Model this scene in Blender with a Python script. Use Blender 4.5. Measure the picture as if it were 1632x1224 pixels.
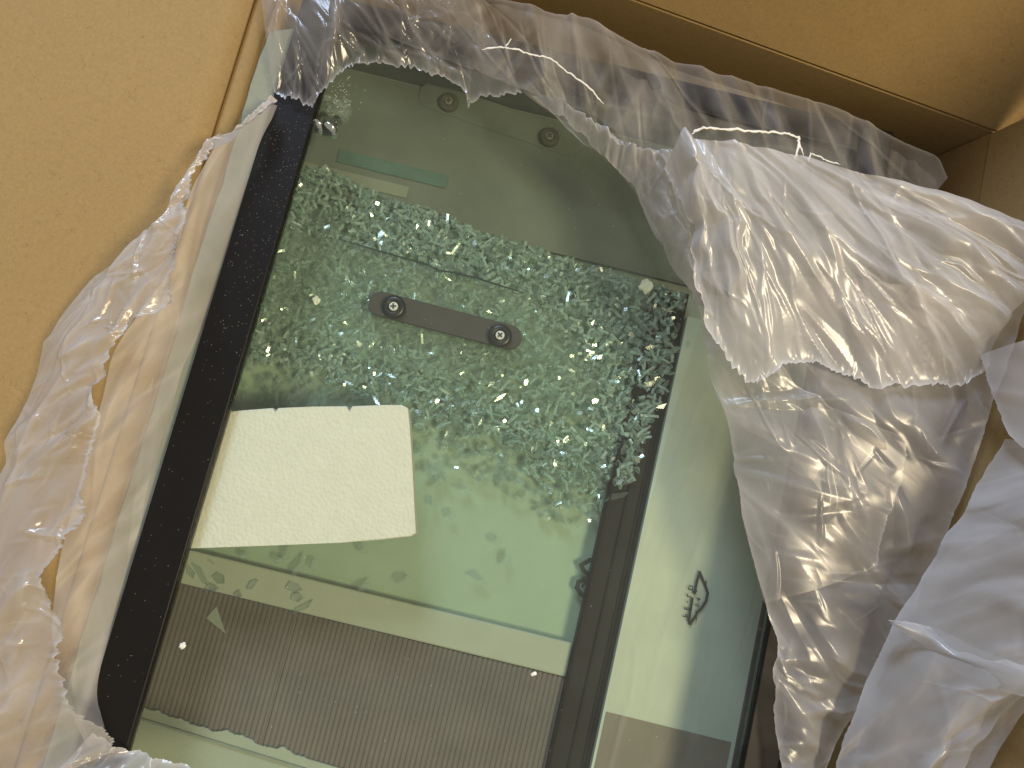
import bpy, bmesh, math, random
import numpy as np
from mathutils import Matrix, Vector

scene = bpy.context.scene
for o in list(bpy.data.objects):
    bpy.data.objects.remove(o)
random.seed(11)
rng = np.random.default_rng(11)
COL = scene.collection

# ------------------------------------------------------------------ camera
CAM_H = 0.48                      # lens height above the glass pane (metres)
FPX = 1263.0                      # focal length in photograph pixels (1632 wide)
TILT, ROLL = math.radians(8.0), math.radians(13.7)
CAM_R = Matrix.Rotation(TILT, 3, 'X') @ Matrix.Rotation(ROLL, 3, 'Z')
cam_d = bpy.data.cameras.new('camera')
cam = bpy.data.objects.new('camera', cam_d)
COL.objects.link(cam)
cam.matrix_world = Matrix.Translation((0, 0, CAM_H)) @ CAM_R.to_4x4()
cam_d.sensor_width = 36.0
cam_d.lens = 36.0 * FPX / 1632.0
cam_d.clip_start = 0.01
cam_d.clip_end = 50
scene.camera = cam

# ------------------------------------------------------------------ world + lamps
world = bpy.data.worlds.new('World')
scene.world = world
world.use_nodes = True
bg = world.node_tree.nodes['Background']
bg.inputs['Color'].default_value = (1.0, 0.93, 0.86, 1)
bg.inputs['Strength'].default_value = 0.40


def look_at(o, target):
    d = Vector(target) - o.location
    o.rotation_euler = d.to_track_quat('-Z', 'Y').to_euler()


ld = bpy.data.lights.new('ceiling_lamp', 'AREA')
ld.shape = 'DISK'
ld.size = 0.66
ld.energy = 84.0
ld.color = (1.0, 0.83, 0.55)
lamp = bpy.data.objects.new('ceiling_lamp', ld)
COL.objects.link(lamp)
lamp.location = (1.50, -0.34, 2.55)
look_at(lamp, (0.0, 0.03, 0.0))

wd = bpy.data.lights.new('window_light', 'AREA')
wd.shape = 'RECTANGLE'
wd.size = 0.5
wd.size_y = 0.7
wd.energy = 40.0
wd.color = (0.60, 0.74, 1.0)
win = bpy.data.objects.new('window_light', wd)
COL.objects.link(win)
win.location = (-0.62, 1.60, 1.35)
look_at(win, (0.22, 0.1, 0.03))

scene.view_settings.view_transform = 'Standard'
scene.view_settings.look = 'None'
scene.view_settings.exposure = -0.18
scene.view_settings.gamma = 1.0
scene.view_settings.use_curve_mapping = False
scene.render.engine = 'CYCLES'
cy = scene.cycles
cy.use_denoising = True
cy.max_bounces = 16
cy.transparent_max_bounces = 40
cy.transmission_bounces = 12
cy.glossy_bounces = 5
cy.diffuse_bounces = 4
cy.caustics_reflective = False
cy.caustics_refractive = False
cy.sample_clamp_indirect = 6.0


# ------------------------------------------------------------------ helpers
def P(px, py, z=0.0):
    """world point at height z that stands under a pixel of the photograph"""
    d = CAM_R @ Vector(((px - 816) / FPX, -(py - 612) / FPX, -1.0))
    s = (z - CAM_H) / d.z
    return Vector((0, 0, CAM_H)) + d * s


def P2(px, py, z=0.0):
    p = P(px, py, z)
    return (p.x, p.y)


def hash2(ix, iy, seed):
    h = (ix.astype(np.int64) * 374761393 + iy.astype(np.int64) * 668265263 + seed * 974634777) & 0xffffffff
    h = ((h ^ (h >> 13)) * 1274126177) & 0xffffffff
    h = h ^ (h >> 16)
    return (h & 0xffff) / 65535.0 * 2 * math.pi


def noise(x, y, seed=0):
    x = np.asarray(x, float); y = np.asarray(y, float)
    x, y = np.broadcast_arrays(x, y)
    ix = np.floor(x); iy = np.floor(y)
    fx, fy = x - ix, y - iy
    u = fx * fx * fx * (fx * (fx * 6 - 15) + 10)
    v = fy * fy * fy * (fy * (fy * 6 - 15) + 10)

    def g(dx, dy):
        a = hash2(ix + dx, iy + dy, seed)
        return np.cos(a) * (fx - dx) + np.sin(a) * (fy - dy)
    n0 = g(0, 0) * (1 - u) + g(1, 0) * u
    n1 = g(0, 1) * (1 - u) + g(1, 1) * u
    return (n0 * (1 - v) + n1 * v) * 1.5


def fbm(x, y, seed=0, octv=4):
    s = 0; a = 1.0
    for k in range(octv):
        s = s + a * noise(x * 2 ** k, y * 2 ** k, seed + k * 17)
        a *= 0.5
    return s


def tag(o, label=None, cat=None, group=None, kind=None):
    if label: o['label'] = label
    if cat: o['category'] = cat
    if group: o['group'] = group
    if kind: o['kind'] = kind
    return o


def empty(name, loc, label, cat, group=None):
    o = bpy.data.objects.new(name, None)
    o.empty_display_size = 0.02
    COL.objects.link(o)
    o.location = loc
    return tag(o, label, cat, group)


def link(name, me, mat, parent=None):
    o = bpy.data.objects.new(name, me)
    COL.objects.link(o)
    if mat is not None:
        if len(me.materials) == 0:
            me.materials.append(mat)
    if parent is not None:
        o.parent = parent
        o.matrix_parent_inverse = Matrix.Translation(-parent.location)
    return o


def mesh_from(verts, faces, smooth=False, name='mesh'):
    me = bpy.data.meshes.new(name)
    me.from_pydata([tuple(v) for v in verts], [], faces)
    me.update()
    if smooth:
        me.polygons.foreach_set('use_smooth', [True] * len(me.polygons))
    return me


def bm_mesh(bm, smooth=False, name='mesh'):
    bmesh.ops.recalc_face_normals(bm, faces=bm.faces[:])
    me = bpy.data.meshes.new(name)
    bm.to_mesh(me)
    bm.free()
    if smooth:
        me.polygons.foreach_set('use_smooth', [True] * len(me.polygons))
    return me


def box(name, x0, x1, y0, y1, z0, z1, mat, parent=None, bevel=0.0, seg=2):
    bm = bmesh.new()
    bmesh.ops.create_cube(bm, size=1.0)
    for v in bm.verts:
        v.co = Vector((x0 + (v.co.x + .5) * (x1 - x0), y0 + (v.co.y + .5) * (y1 - y0), z0 + (v.co.z + .5) * (z1 - z0)))
    if bevel > 0:
        bmesh.ops.bevel(bm, geom=bm.edges[:] + bm.verts[:], offset=bevel, segments=seg, affect='EDGES', profile=0.5)
    return link(name, bm_mesh(bm, False), mat, parent)


def slab(pts, z0, z1, bevel=0.0, seg=2):
    """prism over an outline of (x, y) points"""
    bm = bmesh.new()
    vs = [bm.verts.new((p[0], p[1], z1)) for p in pts]
    f = bm.faces.new(vs)
    r = bmesh.ops.extrude_face_region(bm, geom=[f])
    for e in r['geom']:
        if isinstance(e, bmesh.types.BMVert):
            e.co.z = z0
    if bevel > 0:
        ed = [e for e in bm.edges if abs(e.verts[0].co.z - e.verts[1].co.z) < 1e-6]
        bmesh.ops.bevel(bm, geom=ed, offset=bevel, segments=seg, affect='EDGES', profile=0.5)
    return bm


def sheet3(quad_rows, thick, n=(1, 1), bow=None):
    """cardboard sheet from a grid of corner points, given thickness along its normal"""
    A, B, C, D = [np.array(p, float) for p in quad_rows]     # A-B bottom, D-C top
    nu, nv = n
    vs = []
    nrm = np.cross(B - A, D - A); nrm /= np.linalg.norm(nrm)
    for side in (0, 1):
        for j in range(nv + 1):
            for i in range(nu + 1):
                u, v = i / nu, j / nv
                p = (A * (1 - u) + B * u) * (1 - v) + (D * (1 - u) + C * u) * v
                if bow:
                    p = p + nrm * bow(u, v)
                vs.append(p - nrm * thick * side)
    fs = []
    W = nu + 1
    off = W * (nv + 1)
    for j in range(nv):
        for i in range(nu):
            a = j * W + i
            fs.append((a, a + 1, a + W + 1, a + W))
            fs.append((off + a, off + a + W, off + a + W + 1, off + a + 1))
    for i in range(nu):
        fs.append((i, off + i, off + i + 1, i + 1))
        a = nv * W + i
        fs.append((a, a + 1, off + a + 1, off + a))
    for j in range(nv):
        a = j * W
        fs.append((a, a + W, off + a + W, off + a))
        a = j * W + nu
        fs.append((a, off + a, off + a + W, a + W))
    return mesh_from(vs, fs)


def revolve(profile, n=28, axis=None, origin=(0, 0, 0)):
    """lathe: profile of (radius, height); axis = direction of +height"""
    vs, fs = [], []
    M = Matrix.Identity(3)
    if axis is not None:
        M = Vector((0, 0, 1)).rotation_difference(Vector(axis).normalized()).to_matrix()
    o = Vector(origin)
    for r, h in profile:
        for k in range(n):
            a = 2 * math.pi * k / n
            vs.append(o + M @ Vector((r * math.cos(a), r * math.sin(a), h)))
    for j in range(len(profile) - 1):
        for k in range(n):
            a = j * n + k; b = j * n + (k + 1) % n
            fs.append((a, b, b + n, a + n))
    if profile[0][0] > 1e-6: fs.append(tuple(range(n))[::-1])
    if profile[-1][0] > 1e-6: fs.append(tuple(range((len(profile) - 1) * n, len(profile) * n)))
    return mesh_from(vs, fs, True)


# ------------------------------------------------------------------ materials
def new_mat(name):
    m = bpy.data.materials.new(name)
    m.use_nodes = True
    nt = m.node_tree
    nt.nodes.clear()
    out = nt.nodes.new('ShaderNodeOutputMaterial')
    return m, nt, out


def nd(nt, typ, **kw):
    n = nt.nodes.new(typ)
    for k, v in kw.items():
        if k in n.inputs:
            n.inputs[k].default_value = v
        else:
            setattr(n, k, v)
    return n


def coords(nt, scale=(1, 1, 1)):
    t = nd(nt, 'ShaderNodeTexCoord')
    m = nd(nt, 'ShaderNodeMapping')
    m.inputs['Scale'].default_value = scale
    nt.links.new(t.outputs['Object'], m.inputs['Vector'])
    return m.outputs[0]


def ramp(nt, fac, stops):
    r = nd(nt, 'ShaderNodeValToRGB')
    e = r.color_ramp.elements
    e[0].position, e[0].color = stops[0][0], (*stops[0][1], 1)
    e[1].position, e[1].color = stops[-1][0], (*stops[-1][1], 1)
    for p, c in stops[1:-1]:
        x = e.new(p); x.color = (*c, 1)
    nt.links.new(fac, r.inputs[0])
    return r.outputs[0]


def principled(name, col, rough=0.5, spec=0.5, metal=0.0, noise_amt=0.12, noise_scale=60, bump=0.0, bump_scale=400, bump_kind='noise', trans=0.0):
    m, nt, out = new_mat(name)
    b = nd(nt, 'ShaderNodeBsdfPrincipled')
    b.inputs['Roughness'].default_value = rough
    b.inputs['Specular IOR Level'].default_value = spec
    b.inputs['Metallic'].default_value = metal
    co = coords(nt)
    n = nd(nt, 'ShaderNodeTexNoise', Scale=noise_scale, Detail=6.0, Roughness=0.6)
    nt.links.new(co, n.inputs['Vector'])
    lo = tuple(c * (1 - noise_amt) for c in col)
    hi = tuple(min(1, c * (1 + noise_amt)) for c in col)
    nt.links.new(ramp(nt, n.outputs['Fac'], [(0.3, lo), (0.7, hi)]), b.inputs['Base Color'])
    if bump > 0:
        if bump_kind == 'voronoi':
            t = nd(nt, 'ShaderNodeTexVoronoi', Scale=bump_scale)
            src = t.outputs['Distance']
        else:
            t = nd(nt, 'ShaderNodeTexNoise', Scale=bump_scale, Detail=4.0)
            src = t.outputs['Fac']
        nt.links.new(co, t.inputs['Vector'])
        bp = nd(nt, 'ShaderNodeBump', Strength=bump, Distance=0.001)
        if bump_kind == 'voronoi': bp.invert = True
        nt.links.new(src, bp.inputs['Height'])
        nt.links.new(bp.outputs[0], b.inputs['Normal'])
    nt.links.new(b.outputs[0], out.inputs[0])
    return m


def schlick(nt, f0, normal=None):
    """Fresnel reflectance that is the same from both sides of a thin sheet"""
    lw = nd(nt, 'ShaderNodeLayerWeight', Blend=0.5)
    if normal is not None:
        nt.links.new(normal, lw.inputs['Normal'])
    p = nd(nt, 'ShaderNodeMath', operation='POWER'); p.inputs[1].default_value = 5.0
    nt.links.new(lw.outputs['Facing'], p.inputs[0])
    r = nd(nt, 'ShaderNodeMath', operation='MULTIPLY_ADD', use_clamp=True)
    r.inputs[1].default_value = 1.0 - f0; r.inputs[2].default_value = f0
    nt.links.new(p.outputs[0], r.inputs[0])
    return r.outputs[0]


def cardboard_mat():
    m, nt, out = new_mat('kraft_cardboard')
    b = nd(nt, 'ShaderNodeBsdfPrincipled')
    b.inputs['Roughness'].default_value = 0.8
    b.inputs['Specular IOR Level'].default_value = 0.25
    co = coords(nt)
    big = nd(nt, 'ShaderNodeTexNoise', Scale=9.0, Detail=4.0)
    mid = nd(nt, 'ShaderNodeTexNoise', Scale=420.0, Detail=5.0, Roughness=0.8)
    nt.links.new(co, big.inputs['Vector']); nt.links.new(co, mid.inputs['Vector'])
    c1 = ramp(nt, mid.outputs['Fac'], [(0.25, (0.268, 0.178, 0.070)), (0.5, (0.310, 0.208, 0.084)), (0.75, (0.354, 0.240, 0.100))])
    c2 = ramp(nt, big.outputs['Fac'], [(0.3, (0.965, 0.965, 0.965)), (0.7, (1.0, 1.0, 1.0))])
    mx = nd(nt, 'ShaderNodeMix', data_type='RGBA', blend_type='MULTIPLY')
    mx.inputs[0].default_value = 1.0
    nt.links.new(c1, mx.inputs[6]); nt.links.new(c2, mx.inputs[7])
    # fine dark paper fibres, stretched and warped
    warp = nd(nt, 'ShaderNodeTexNoise', Scale=130.0, Detail=2.0)
    nt.links.new(co, warp.inputs['Vector'])
    add = nd(nt, 'ShaderNodeMix', data_type='RGBA', blend_type='ADD')
    add.inputs[0].default_value = 0.02
    nt.links.new(co, add.inputs[6]); nt.links.new(warp.outputs['Color'], add.inputs[7])
    vor = nd(nt, 'ShaderNodeTexVoronoi', Scale=150.0, feature='DISTANCE_TO_EDGE')
    nt.links.new(add.outputs[2], vor.inputs['Vector'])
    msk = nd(nt, 'ShaderNodeTexNoise', Scale=210.0, Detail=1.0)
    nt.links.new(co, msk.inputs['Vector'])
    f1 = ramp(nt, vor.outputs['Distance'], [(0.0, (1, 1, 1)), (0.05, (0, 0, 0))])
    f2 = ramp(nt, msk.outputs['Fac'], [(0.56, (0, 0, 0)), (0.64, (1, 1, 1))])
    mul = nd(nt, 'ShaderNodeMath', operation='MULTIPLY')
    nt.links.new(f1, mul.inputs[0]); nt.links.new(f2, mul.inputs[1])
    mul2 = nd(nt, 'ShaderNodeMath', operation='MULTIPLY'); mul2.inputs[1].default_value = 0.45
    nt.links.new(mul.outputs[0], mul2.inputs[0])
    fib = nd(nt, 'ShaderNodeMix', data_type='RGBA')
    nt.links.new(mul2.outputs[0], fib.inputs[0]); nt.links.new(mx.outputs[2], fib.inputs[6])
    fib.inputs[7].default_value = (0.16, 0.085, 0.03, 1)
    nt.links.new(fib.outputs[2], b.inputs['Base Color'])
    bp = nd(nt, 'ShaderNodeBump', Strength=0.25, Distance=0.0006)
    nt.links.new(mid.outputs['Fac'], bp.inputs['Height'])
    nt.links.new(bp.outputs[0], b.inputs['Normal'])
    nt.links.new(b.outputs[0], out.inputs[0])
    return m


def glass_mat(name, tint, rough=0.0, dirt=0.0, ior=1.5):
    """thin clear pane: tinted see-through with a Fresnel reflection and a little dust"""
    m, nt, out = new_mat(name)
    tr = nd(nt, 'ShaderNodeBsdfTransparent'); tr.inputs[0].default_value = (*tint, 1)
    gl = nd(nt, 'ShaderNodeBsdfGlossy'); gl.inputs['Roughness'].default_value = rough
    fr = schlick(nt, ((ior - 1) / (ior + 1)) ** 2)
    mx = nd(nt, 'ShaderNodeMixShader')
    nt.links.new(fr, mx.inputs[0]); nt.links.new(tr.outputs[0], mx.inputs[1]); nt.links.new(gl.outputs[0], mx.inputs[2])
    last = mx.outputs[0]
    if dirt > 0:
        co = coords(nt)
        n = nd(nt, 'ShaderNodeTexNoise', Scale=14.0, Detail=8.0, Roughness=0.7)
        nt.links.new(co, n.inputs['Vector'])
        df = nd(nt, 'ShaderNodeBsdfDiffuse'); df.inputs[0].default_value = (0.62, 0.68, 0.58, 1)
        mp = nd(nt, 'ShaderNodeMapRange'); mp.inputs[1].default_value = 0.4; mp.inputs[2].default_value = 0.8
        mp.inputs[3].default_value = dirt * .35; mp.inputs[4].default_value = dirt
        nt.links.new(n.outputs['Fac'], mp.inputs[0])
        m2 = nd(nt, 'ShaderNodeMixShader')
        nt.links.new(mp.outputs[0], m2.inputs[0]); nt.links.new(last, m2.inputs[1]); nt.links.new(df.outputs[0], m2.inputs[2])
        last = m2.outputs[0]
    nt.links.new(last, out.inputs[0])
    return m


def shard_mat(name, clear, scatter, f0, rough, glassy):
    """clear = see-through tint; scatter = pale diffuse share standing in for fracture scatter and refracted light; glassy = share of true refraction"""
    m, nt, out = new_mat(name)
    tr = nd(nt, 'ShaderNodeBsdfTransparent'); tr.inputs[0].default_value = (*clear, 1)
    gs = nd(nt, 'ShaderNodeBsdfGlass', IOR=1.5); gs.inputs['Roughness'].default_value = 0.0
    gs.inputs[0].default_value = (0.90, 0.99, 0.94, 1)
    mx0 = nd(nt, 'ShaderNodeMixShader'); mx0.inputs[0].default_value = glassy
    nt.links.new(tr.outputs[0], mx0.inputs[1]); nt.links.new(gs.outputs[0], mx0.inputs[2])
    tl = nd(nt, 'ShaderNodeBsdfTranslucent'); tl.inputs[0].default_value = (0.76, 0.97, 0.84, 1)
    df = nd(nt, 'ShaderNodeBsdfDiffuse'); df.inputs[0].default_value = (0.76, 0.97, 0.84, 1)
    sc_ = nd(nt, 'ShaderNodeMixShader')
    nt.links.new(tl.outputs[0], sc_.inputs[1]); nt.links.new(df.outputs[0], sc_.inputs[2])
    mx = nd(nt, 'ShaderNodeMixShader'); mx.inputs[0].default_value = scatter
    nt.links.new(mx0.outputs[0], mx.inputs[1]); nt.links.new(sc_.outputs[0], mx.inputs[2])
    gl = nd(nt, 'ShaderNodeBsdfGlossy'); gl.inputs['Roughness'].default_value = rough
    fr = schlick(nt, f0)
    m2 = nd(nt, 'ShaderNodeMixShader')
    nt.links.new(fr, m2.inputs[0]); nt.links.new(mx.outputs[0], m2.inputs[1]); nt.links.new(gl.outputs[0], m2.inputs[2])
    nt.links.new(m2.outputs[0], out.inputs[0])
    return m


def film_mat(name, col=(0.82, 0.80, 0.79), rough=0.22, bump=0.3, fine=900.0, f0=0.06):
    """milky polythene: see-through, whiter where stretched (attribute 'haze') or seen edge-on"""
    m, nt, out = new_mat(name)
    tr = nd(nt, 'ShaderNodeBsdfTransparent'); tr.inputs[0].default_value = (0.97, 0.96, 0.94, 1)
    df = nd(nt, 'ShaderNodeBsdfDiffuse'); df.inputs[0].default_value = (*col, 1)
    tl = nd(nt, 'ShaderNodeBsdfTranslucent'); tl.inputs[0].default_value = (*col, 1)
    at = nd(nt, 'ShaderNodeAttribute', attribute_name='haze')
    uvw = nd(nt, 'ShaderNodeAttribute', attribute_name='st')
    n1 = nd(nt, 'ShaderNodeTexNoise', Scale=120.0, Detail=4.0, Roughness=0.5, Distortion=0.6, noise_type='RIDGED_MULTIFRACTAL')
    n2 = nd(nt, 'ShaderNodeTexNoise', Scale=fine, Detail=2.0)
    mp0 = nd(nt, 'ShaderNodeMapping'); mp0.inputs['Scale'].default_value = (1.0, 0.16, 1.0)
    nt.links.new(uvw.outputs['Vector'], mp0.inputs['Vector'])
    nt.links.new(mp0.outputs[0], n1.inputs['Vector']); nt.links.new(mp0.outputs[0], n2.inputs['Vector'])
    b1 = nd(nt, 'ShaderNodeBump', Strength=bump, Distance=0.0006)
    nt.links.new(n1.outputs['Fac'], b1.inputs['Height'])
    b2 = nd(nt, 'ShaderNodeBump', Strength=bump * 0.3, Distance=0.0003)
    nt.links.new(n2.outputs['Fac'], b2.inputs['Height']); nt.links.new(b1.outputs[0], b2.inputs['Normal'])
    mix_dt = nd(nt, 'ShaderNodeMixShader'); mix_dt.inputs[0].default_value = 0.4
    nt.links.new(df.outputs[0], mix_dt.inputs[1]); nt.links.new(tl.outputs[0], mix_dt.inputs[2])
    lw = nd(nt, 'ShaderNodeLayerWeight', Blend=0.35)
    nt.links.new(b1.outputs[0], lw.inputs['Normal'])
    ml = nd(nt, 'ShaderNodeMath', operation='MULTIPLY_ADD'); ml.inputs[1].default_value = 0.45
    nt.links.new(lw.outputs['Facing'], ml.inputs[0]); nt.links.new(at.outputs['Fac'], ml.inputs[2])
    sub = nd(nt, 'ShaderNodeMath', operation='SUBTRACT', use_clamp=True); sub.inputs[1].default_value = 0.06
    nt.links.new(ml.outputs[0], sub.inputs[0])
    body = nd(nt, 'ShaderNodeMixShader')
    nt.links.new(sub.outputs[0], body.inputs[0]); nt.links.new(tr.outputs[0], body.inputs[1]); nt.links.new(mix_dt.outputs[0], body.inputs[2])
    gl = nd(nt, 'ShaderNodeBsdfGlossy'); gl.inputs['Roughness'].default_value = rough
    nt.links.new(b2.outputs[0], gl.inputs['Normal'])
    fr = schlick(nt, f0, b2.outputs[0])
    fin = nd(nt, 'ShaderNodeMixShader')
    nt.links.new(fr, fin.inputs[0]); nt.links.new(body.outputs[0], fin.inputs[1]); nt.links.new(gl.outputs[0], fin.inputs[2])
    nt.links.new(fin.outputs[0], out.inputs[0])
    return m


M_card = cardboard_mat()
M_black = principled('black_painted_metal', (0.008, 0.0072, 0.0065), rough=0.45, spec=0.18, noise_amt=0.1, bump=0.03, bump_scale=1500)
M_rail = principled('brown_black_rail', (0.014, 0.010, 0.007), rough=0.5, spec=0.12, noise_amt=0.15)
M_rubber = principled('black_rubber', (0.008, 0.0075, 0.007), rough=0.35, spec=0.5)
M_strip = principled('dark_grey_plastic', (0.062, 0.054, 0.044), rough=0.55, spec=0.3, noise_amt=0.05)
M_steel = principled('screw_steel', (0.78, 0.75, 0.70), rough=0.4, metal=0.15, noise_amt=0.1, noise_scale=900)
M_chrome = principled('chrome', (0.75, 0.74, 0.70), rough=0.12, metal=1.0, noise_amt=0.05)
M_slot = principled('screw_recess', (0.05, 0.045, 0.035), rough=0.6)
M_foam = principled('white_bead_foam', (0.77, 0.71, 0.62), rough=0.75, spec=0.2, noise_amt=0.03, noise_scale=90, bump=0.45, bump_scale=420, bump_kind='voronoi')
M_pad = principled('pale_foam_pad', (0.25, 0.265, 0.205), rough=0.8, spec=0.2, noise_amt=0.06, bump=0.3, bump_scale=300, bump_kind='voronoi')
M_floor = principled('pale_tray', (0.48, 0.52, 0.43), rough=0.55, spec=0.3, noise_amt=0.06, noise_scale=25)
M_ledge = principled('pale_tray_ledge', (0.36, 0.38, 0.29), rough=0.55, spec=0.3, noise_amt=0.05, noise_scale=30)
M_ribs = principled('grey_ribbed_sheet', (0.165, 0.130, 0.098), rough=0.6, spec=0.25, noise_amt=0.12, noise_scale=35)
M_board = principled('olive_backing_board', (0.150, 0.172, 0.130), rough=0.6, spec=0.25, noise_amt=0.22, noise_scale=11)
M_strip2 = principled('dull_green_strip', (0.23, 0.245, 0.17), rough=0.5, noise_amt=0.2, noise_scale=20)
M_teal = principled('teal_glass_edge', (0.085, 0.155, 0.118), rough=0.5, spec=0.5, noise_amt=0.15)
M_pane = glass_mat('green_glass_pane', (0.945, 0.980, 0.948), dirt=0.024)
M_lower = glass_mat('deep_green_glass', (0.925, 0.965, 0.925), rough=0.05)
M_shard = shard_mat('broken_glass_face', (0.986, 0.998, 0.991), 0.035, 0.085, 0.12, 0.06)
M_shard_edge = shard_mat('broken_glass_edge', (0.97, 0.993, 0.98), 0.46, 0.14, 0.14, 0.05)  # brightness of light refracted through broken edges is put into pale diffuse colour
M_clear = glass_mat('clear_acrylic', (0.93, 0.95, 0.92), rough=0.08, dirt=0.22, ior=2.0)
M_crumb = principled('foam_crumb', (0.90, 0.88, 0.70), rough=0.7, spec=0.3, bump=0.4, bump_scale=800)
M_ink = principled('black_print', (0.012, 0.014, 0.009), rough=0.7, noise_amt=0.2, noise_scale=500)
M_dust = principled('glass_dust', (0.75, 0.75, 0.68), rough=0.25, spec=0.8)
M_film = film_mat('milky_polythene')
M_crinkle = film_mat('crinkled_polythene', rough=0.28, bump=0.25, f0=0.06)
M_smooth = film_mat('smooth_polythene', rough=0.45, bump=0.12, f0=0.035)

# ------------------------------------------------------------------ cardboard box
bx = empty('cardboard_box', (0.03, 0.05, -0.155), 'open brown corrugated cardboard box with its flaps folded outward', 'box')
XL, XR = -0.210, 0.268
ZB = -0.15
YB_R, YB_L = 0.305, 0.362           # the sprung back panel stands slightly askew


def yb(x):
    return YB_R + (YB_L - YB_R) * (XR - x) / (XR - XL)


TH = 0.004
FLAP_A = 0.35                       # outward lean of the standing right-hand flap
fl = box('floor', -3, 3, -3, 3, ZB - .03, ZB - TH - .0005, principled('dark_wood_floor', (0.10, 0.06, 0.035), rough=0.5))
fl['kind'] = 'structure'
box('floor_panel', XL, XR, -0.42, yb(0.0), ZB - TH, ZB, M_card, bx)
# side panel with rounded fold and outward flap
prof = [(XL, ZB), (XL, -0.008)]
for k in range(7):
    a = math.radians(15 * k)
    prof.append((XL - 0.010 + 0.010 * math.cos(a), -0.008 + 0.010 * math.sin(a)))
n0 = len(prof)
vs, fs = [], []
Y0, Y1 = -0.42, 0.40
for (x, z) in prof[:n0]:
    vs += [(x, Y0, z), (x, Y1, z)]
for (x, z) in prof[:n0]:
    k = 0.004
    vs += [(x - k, Y0, z - k * (0 if z < -0.0081 else .8)), (x - k, Y1, z - k * (0 if z < -0.0081 else .8))]
for i in range(n0 - 1):
    fs.append((2 * i, 2 * i + 1, 2 * i + 3, 2 * i + 2))
    j = 2 * n0
    fs.append((j + 2 * i, j + 2 * i + 2, j + 2 * i + 3, j + 2 * i + 1))
    fs.append((2 * i, 2 * i + 2, j + 2 * i + 2, j + 2 * i)); fs.append((2 * i + 1, j + 2 * i + 1, j + 2 * i + 3, 2 * i + 3))
link('wall', mesh_from(vs, fs, True), M_card, bx)
flap_x = XL - 0.0092
me = sheet3([(flap_x, Y1, 0.0021), (flap_x, Y0, 0.0021), (flap_x - 0.30, Y0 - 0.02, 0.014), (flap_x - 0.30, Y1 + 0.02, 0.014)], TH, (24, 16),
            lambda u, v: 0.0015 * math.sin(3 * u + 2 * v) * v + 0.0006 * math.sin(9 * v))
me.polygons.foreach_set('use_smooth', [True] * len(me.polygons))
link('flap', me, M_card, bx)
# back panel + flap beyond its crease
bl, br = (XL - 0.004, yb(XL), ZB), (XR + 0.004, yb(XR), ZB)
tl, tr_ = (XL - 0.004, yb(XL) + .004, 0.0), (XR + 0.004, yb(XR) + .002, 0.0)
link('wall', sheet3([br, bl, tl, tr_], TH, (12, 6)), M_card, bx)
ftl, ftr = (XL - 0.03, yb(XL) + 0.075, 0.21), (XR + 0.080, yb(XR) + 0.105, 0.165)
link('flap', sheet3([tr_, tl, ftl, ftr], TH, (12, 8), lambda u, v: 0.002 * math.sin(v * 3.1)), M_card, bx)
# the scored, crushed line along the crease
vs, fs = [], []
N = 60
for i in range(N + 1):
    t = i / N
    c = Vector(tl).lerp(Vector(tr_), t)
    for a in range(7):
        an = math.pi * a / 6
        r = 0.0013 + 0.0004 * float(noise(t * 40, 3.3, 5))
        vs.append((c.x, c.y - r * math.sin(an) * .45 + .0002, c.z + 0.0005 + r * 1.6 * math.cos(an)))
for i in range(N):
    for a in range(6):
        k = i * 7 + a
        fs.append((k, k + 1, k + 8, k + 7))
link('crease', mesh_from(vs, fs, True), M_card, bx)
# right-hand panel + flap
link('wall', sheet3([(XR - .035, Y0, ZB), (XR - .035, yb(XR) + .002, ZB), (XR, yb(XR) - .003, -0.0005), (XR, Y0, -0.0005)], TH, (10, 4)), M_card, bx)
link('flap', sheet3([(XR - .0004, Y0, 0.0004), (XR - .0004, yb(XR) - .004, 0.0004), (XR + FLAP_A * .30, yb(XR) + .03, .30), (XR + FLAP_A * .30, Y0, .30)], TH, (14, 10),
                    lambda u, v: 0.002 * math.sin(2 * u + 3 * v) * v), M_card, bx)

# ------------------------------------------------------------------ glass case
BL0, BL1 = -0.190, -0.162
BR0, BR1 = 0.181, 0.202
YT0, YT1 = 0.268, 0.286
YBOT = -0.34
case = empty('glass_case', (0.01, 0.0, -0.115), 'black framed glass case lying in the cardboard box under torn polythene', 'display case')
box('frame_bar', BL0, BL1, YBOT, YT1, -0.006, 0.003, M_black, case, 0.0008)
box('frame_bar', BR0, BR1, YBOT, YT1, -0.006, 0.003, M_black, case, 0.0012)
box('frame_bar', BL1 + .0002, BR0 - .0002, YT0, YT1, -0.016, 0.0025, M_black, case, 0.0008)
box('frame_bar', BL1 + .0002, BR0 - .0002, YBOT, YBOT + 0.027, -0.016, 0.0025, M_black, case, 0.0008)
box('glass_pane', BL1 + .0004, BR0 - .0004, YBOT + .0274, YT0 - .0004, -0.005, -0.001, M_pane, case)
# tray inside
box('tray_floor', BL0 + .002, BR1 - .002, YBOT + .002, YT1 - .004, -0.078, -0.072, M_floor, case)
for (a, b, c, d) in ((BL0 + .001, BL0 + .006, YBOT, YT1), (BR1 - .006, BR1 - .001, YBOT, YT1)):
    box('side_wall', a, b, c + .002, d - .002, -0.110, -0.0065, M_pad if a < 0 else M_black, case)
box('side_wall', BL0 + .0062, BR1 - .0062, YT1 - .009, YT1 - .003, -0.110, -0.0165, M_board, case)
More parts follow.
